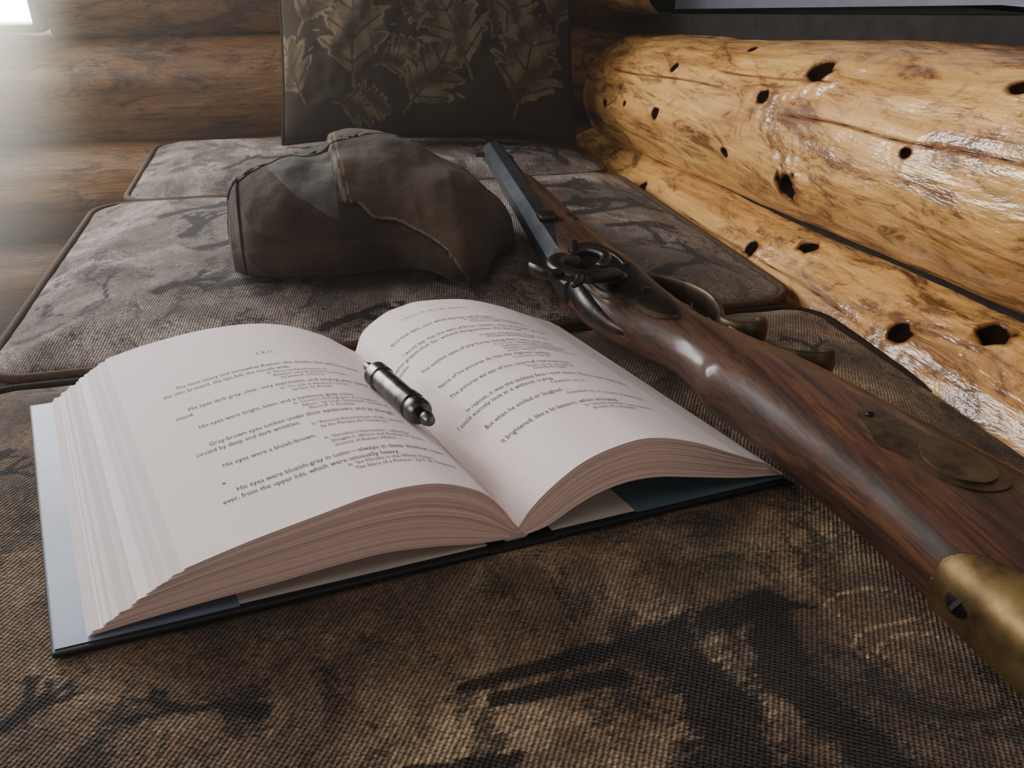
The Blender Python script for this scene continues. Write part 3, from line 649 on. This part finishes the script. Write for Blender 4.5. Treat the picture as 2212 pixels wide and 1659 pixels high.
def screw(name,p,nrm,r,m=M_brass,m2=M_iron):
    p=Vector(p);n=Vector(nrm).normalized()
    a=lathe(name,[(-.002,r*.9),(0,r),(.0006,r),(.0011,r*.8),(.0013,.0003)],p,p+n*.01,m,28)
    s=n.cross(Vector((.3,1,.2))).normalized();w=n.cross(s)
    P=[p+n*.0012+s*r*.8*i+w*r*.16*j+n*k for k in (-.0006,.0004) for i,j in ((-1,-1),(1,-1),(1,1),(-1,1))]
    b=new_obj(name+'_slot',P,[(0,3,2,1),(4,5,6,7),(0,1,5,4),(1,2,6,5),(2,3,7,6),(3,0,4,7)],m2,False)
    return [a,b]
gun+=screw('tang_screw',(.2286,.195,.034+Z0),(-1,-.1,.30),.0062,M_iron,M_dark)
def inlay(name,outline,m,th=.0012,dx=0,dy=0,sc=1,about=None):
    P0=np.array(outline+[outline[0]])
    if sc!=1: ab=np.array(about); P0=ab+(P0-ab)*sc
    C=catmull(P0,120)[:-1]+np.array((dx,dy));c=C.mean(0)
    V=[];rings=12
    for r in range(rings+2):
        for p in C:
            rr=min(r,rings);q=c+(p-c)*(rr/rings);lift=th if r<=rings else -.0015
            V.append((q[0],q[1],stocktop(q[0],q[1])+lift+Z0))
    F=grid_faces(rings+2,len(C),False,True)
    ob=new_obj(name,V,F,m);e=ob.modifiers.new('e','EDGE_SPLIT');e.split_angle=rd(50);return ob
AB=(.268,.275)
gun.append(inlay('patch_box_plate',[(.262,.324),(.252,.318),(.249,.302),(.246,.290),(.252,.276),(.255,.258),(.262,.243),(.276,.236),(.290,.240),(.296,.254),(.292,.270),(.284,.284),(.276,.290),(.272,.304),(.269,.318)],M_brassp,.0007,-.006,-.012,.85,AB))
gun.append(inlay('patch_box_lid',[(.266,.283),(.259,.268),(.262,.250),(.274,.242),(.286,.246),(.290,.258),(.284,.274),(.276,.284)],M_brassp,.0018,-.006,-.012,.85,AB))
gun+=screw('patch_screw_1',(.254,.297,stocktop(.254,.297)+.0007+Z0),(0,0,1),.0020,M_iron,M_dark)
gun+=screw('patch_screw_2',(.283,.222,stocktop(.283,.222)+.0002+Z0),(0,0,1),.003,M_iron,M_dark)
bx0=Vector((.186,.535,.037+Z0));bx1=Vector((.2260,1.00,.036+Z0))
def octo(name,p0,p1,r0,r1,m):
    d=(p1-p0).normalized();s=d.cross(Vector((0,0,1))).normalized();w=s.cross(d);V=[]
    prof_=[(0,r0*.9),(.003,r0),((p1-p0).length-.002,r1),((p1-p0).length,r1*.93),((p1-p0).length,r1*.5),((p1-p0).length-.03,r1*.5)]
    for l,r in prof_:
        for j in range(8):
            a=math.pi/8+2*math.pi*j/8;V.append(p0+d*l+(s*math.cos(a)+w*math.sin(a))*r*1.05)
    F=grid_faces(len(prof_),8,False,True);F.append(tuple(range(8)));F.append(tuple(5*8+j for j in reversed(range(8))))
    return new_obj(name,V,F,m,False)
gun.append(octo('barrel',bx0,bx1,.0150,.0128,M_steel))
gun.append(sweep('breech_tang',[(.187,.545,.038+Z0),(.185,.51,.037+Z0),(.189,.48,.0345+Z0),(.198,.455,.034+Z0)],[.0118,.0105,.0065,.002],M_iron,16,30))
gun.append(lathe('ramrod',[(0,.002),(.001,.0042),(.13,.0042),(.135,.0055),(.14,.0052),(.1401,.0005)],(.231,.845,.03+Z0),(.2415,.98,.03+Z0),M_iron,16))
gun.append(sweep('rear_sight',[(.1975,.66,.053+Z0),(.1985,.675,.053+Z0)],[(.008,.003),(.008,.003)],M_iron,12,6,exp=5))
gun.append(lathe('front_sight',[(0,.0008),(.001,.003),(.012,.002),(.0121,.0004)],(.214,.985,.036+Z0),(.205,.986,.036+Z0),M_iron,10))
gun.append(inlay('stock_wedge',[(.224,.733),(.221,.728),(.221,.716),(.224,.711),(.2275,.716),(.2275,.728)],M_iron,.0012,-.002,-.05))
QX,QY=-.009,-.056
def q(x,y,z): return (x+QX,y+QY,z+Z0-.002)
gun.append(inlay('lock_plate',[(.222,.500),(.214,.508),(.205,.53),(.193,.555),(.190,.585),(.194,.615),(.203,.632),(.213,.632),(.221,.615),(.227,.585),(.229,.55),(.228,.52)],M_iron,.0035,QX+.003,QY))
gun.append(inlay('lock_plate_edge',[(.223,.494),(.212,.504),(.202,.53),(.190,.555),(.187,.585),(.191,.618),(.202,.637),(.215,.637),(.224,.618),(.230,.585),(.232,.55),(.231,.515)],M_brassd,.0014,QX+.003,QY))
gun+=screw('lock_screw_1',q(.214,.615,.0585),(0,0,1),.0042,M_iron,M_dark)+screw('lock_screw_2',q(.221,.535,.0585),(0,0,1),.0035,M_iron,M_dark)
gun.append(lathe('tumbler_boss',[(0,.0085),(.004,.0085),(.006,.006),(.0062,.0003)],q(.208,.560,.057),q(.208,.560,.070),M_iron,24))
gun.append(sweep('hammer',[q(.208,.560,.062),q(.196,.553,.064),q(.183,.552,.065),q(.172,.562,.065),q(.170,.578,.065),q(.178,.590,.064),q(.190,.592,.060)],[(.0075,.004),(.0065,.004),(.006,.004),(.006,.0045),(.006,.0045),(.007,.005),(.0075,.0055)],M_iron,16,50,exp=2.6))
gun.append(sweep('hammer_spur',[q(.172,.562,.065),q(.162,.556,.067),q(.155,.560,.068),q(.150,.570,.068)],[(.005,.004),(.0035,.004),(.003,.0045),(.002,.0045)],M_iron,12,24))
gun.append(sweep('hammer_throat',[q(.180,.552,.065),q(.176,.542,.066),q(.170,.536,.066)],[.004,.003,.002],M_iron,10,14))
gun.append(lathe('bolster',[(0,.009),(.012,.009),(.014,.007),(.0142,.001)],q(.196,.604,.046),q(.196,.604,.064),M_iron,24))
gun.append(lathe('nipple',[(0,.0045),(.006,.0045),(.0062,.003),(.013,.0022),(.0131,.0004)],q(.192,.604,.060),q(.192,.601,.080),M_silver,16))
gun.append(sweep('frizzen_spring',[q(.200,.628,.060),q(.212,.62,.061),q(.222,.60,.061),q(.224,.58,.060)],[(.003,.002)]*4,M_iron,10,30))
gun.append(sweep('lock_bridle',[q(.205,.580,.060),q(.213,.592,.063),q(.208,.607,.063),q(.198,.612,.061)],[(.005,.003),(.004,.003),(.005,.003),(.003,.003)],M_iron,10,30))
zg=.028+Z0
gun.append(sweep('trigger_guard',[(.232,.575,zg),(.243,.566,zg),(.258,.552,zg),(.270,.532,zg),(.275,.508,zg),(.272,.486,zg),(.266,.470,zg),(.270,.458,zg),(.282,.452,zg),(.291,.460,zg),(.291,.470,zg)],[(.002,.006),(.003,.007),(.0028,.0085),(.0026,.009),(.0026,.009),(.003,.008),(.0035,.008),(.004,.009),(.004,.010),(.0035,.009),(.002,.005)],M_brassd,14,90))
gun.append(sweep('guard_grip',[(.266,.470,zg),(.268,.448,zg),(.276,.426,zg),(.288,.408,zg),(.299,.400,zg),(.307,.405,zg),(.306,.414,zg)],[(.003,.006),(.0025,.0055),(.0028,.006),(.0035,.008),(.004,.010),(.0035,.009),(.0015,.004)],M_brassd,14,60))
gun.append(sweep('guard_tail',[(.274,.43,zg),(.272,.41,zg),(.272,.385,zg),(.275,.36,zg)],[(.002,.005),(.002,.005),(.003,.005),(.002,.003)],M_brassd,12,30))
gun.append(sweep('trigger',[(.234,.50,zg),(.246,.495,zg),(.256,.50,zg),(.262,.51,zg)],[(.003,.003),(.0025,.003),(.002,.003),(.0015,.002)],M_iron,10,24))
group('musket',gun,(.23,.5,Z0+.03))
# ---------------------------------------------------------------- world, camera
w=bpy.data.worlds.new('w');bpy.context.scene.world=w;w.use_nodes=True;nt=w.node_tree;nt.nodes['Background'].inputs[0].default_value=(.5,.55,.65,1);nt.nodes['Background'].inputs[1].default_value=.1
wv=N(nt,'ShaderNodeVolumeScatter');wv.inputs['Density'].default_value=.028;wv.inputs['Anisotropy'].default_value=.6;wv.inputs['Color'].default_value=(1,.95,.85,1);nt.links.new(wv.outputs[0],nt.nodes['World Output'].inputs['Volume'])
def area(name,loc,target,size,power,colr):
    l=bpy.data.lights.new(name,'AREA');l.shape='RECTANGLE';l.size,l.size_y=size;l.energy=power;l.color=colr
    o=bpy.data.objects.new(name,l);col.objects.link(o);o.location=loc;d=Vector(target)-Vector(loc);o.rotation_euler=d.to_track_quat('-Z','Y').to_euler();return o
area('overhead_fill_light',(-.3,-.3,2.3),(.1,.5,.45),(.8,.8),4,(1,.95,.9))  # added fill from overhead, not a lamp of the room
area('front_fill_light',(-.25,-1.3,1.15),(.05,.4,.45),(.7,.7),3.4,(1,.87,.79))  # added warm fill behind the camera to brighten front faces
cs=bpy.data.cameras.new('camera');co=bpy.data.objects.new('camera',cs);col.objects.link(co)
cs.sensor_width=36;cs.lens=1790*36/2212;cs.clip_start=.01
co.location=(0,0,Z0+.26);co.rotation_euler=(rd(62),0,rd(-14.04))
bpy.context.scene.camera=co
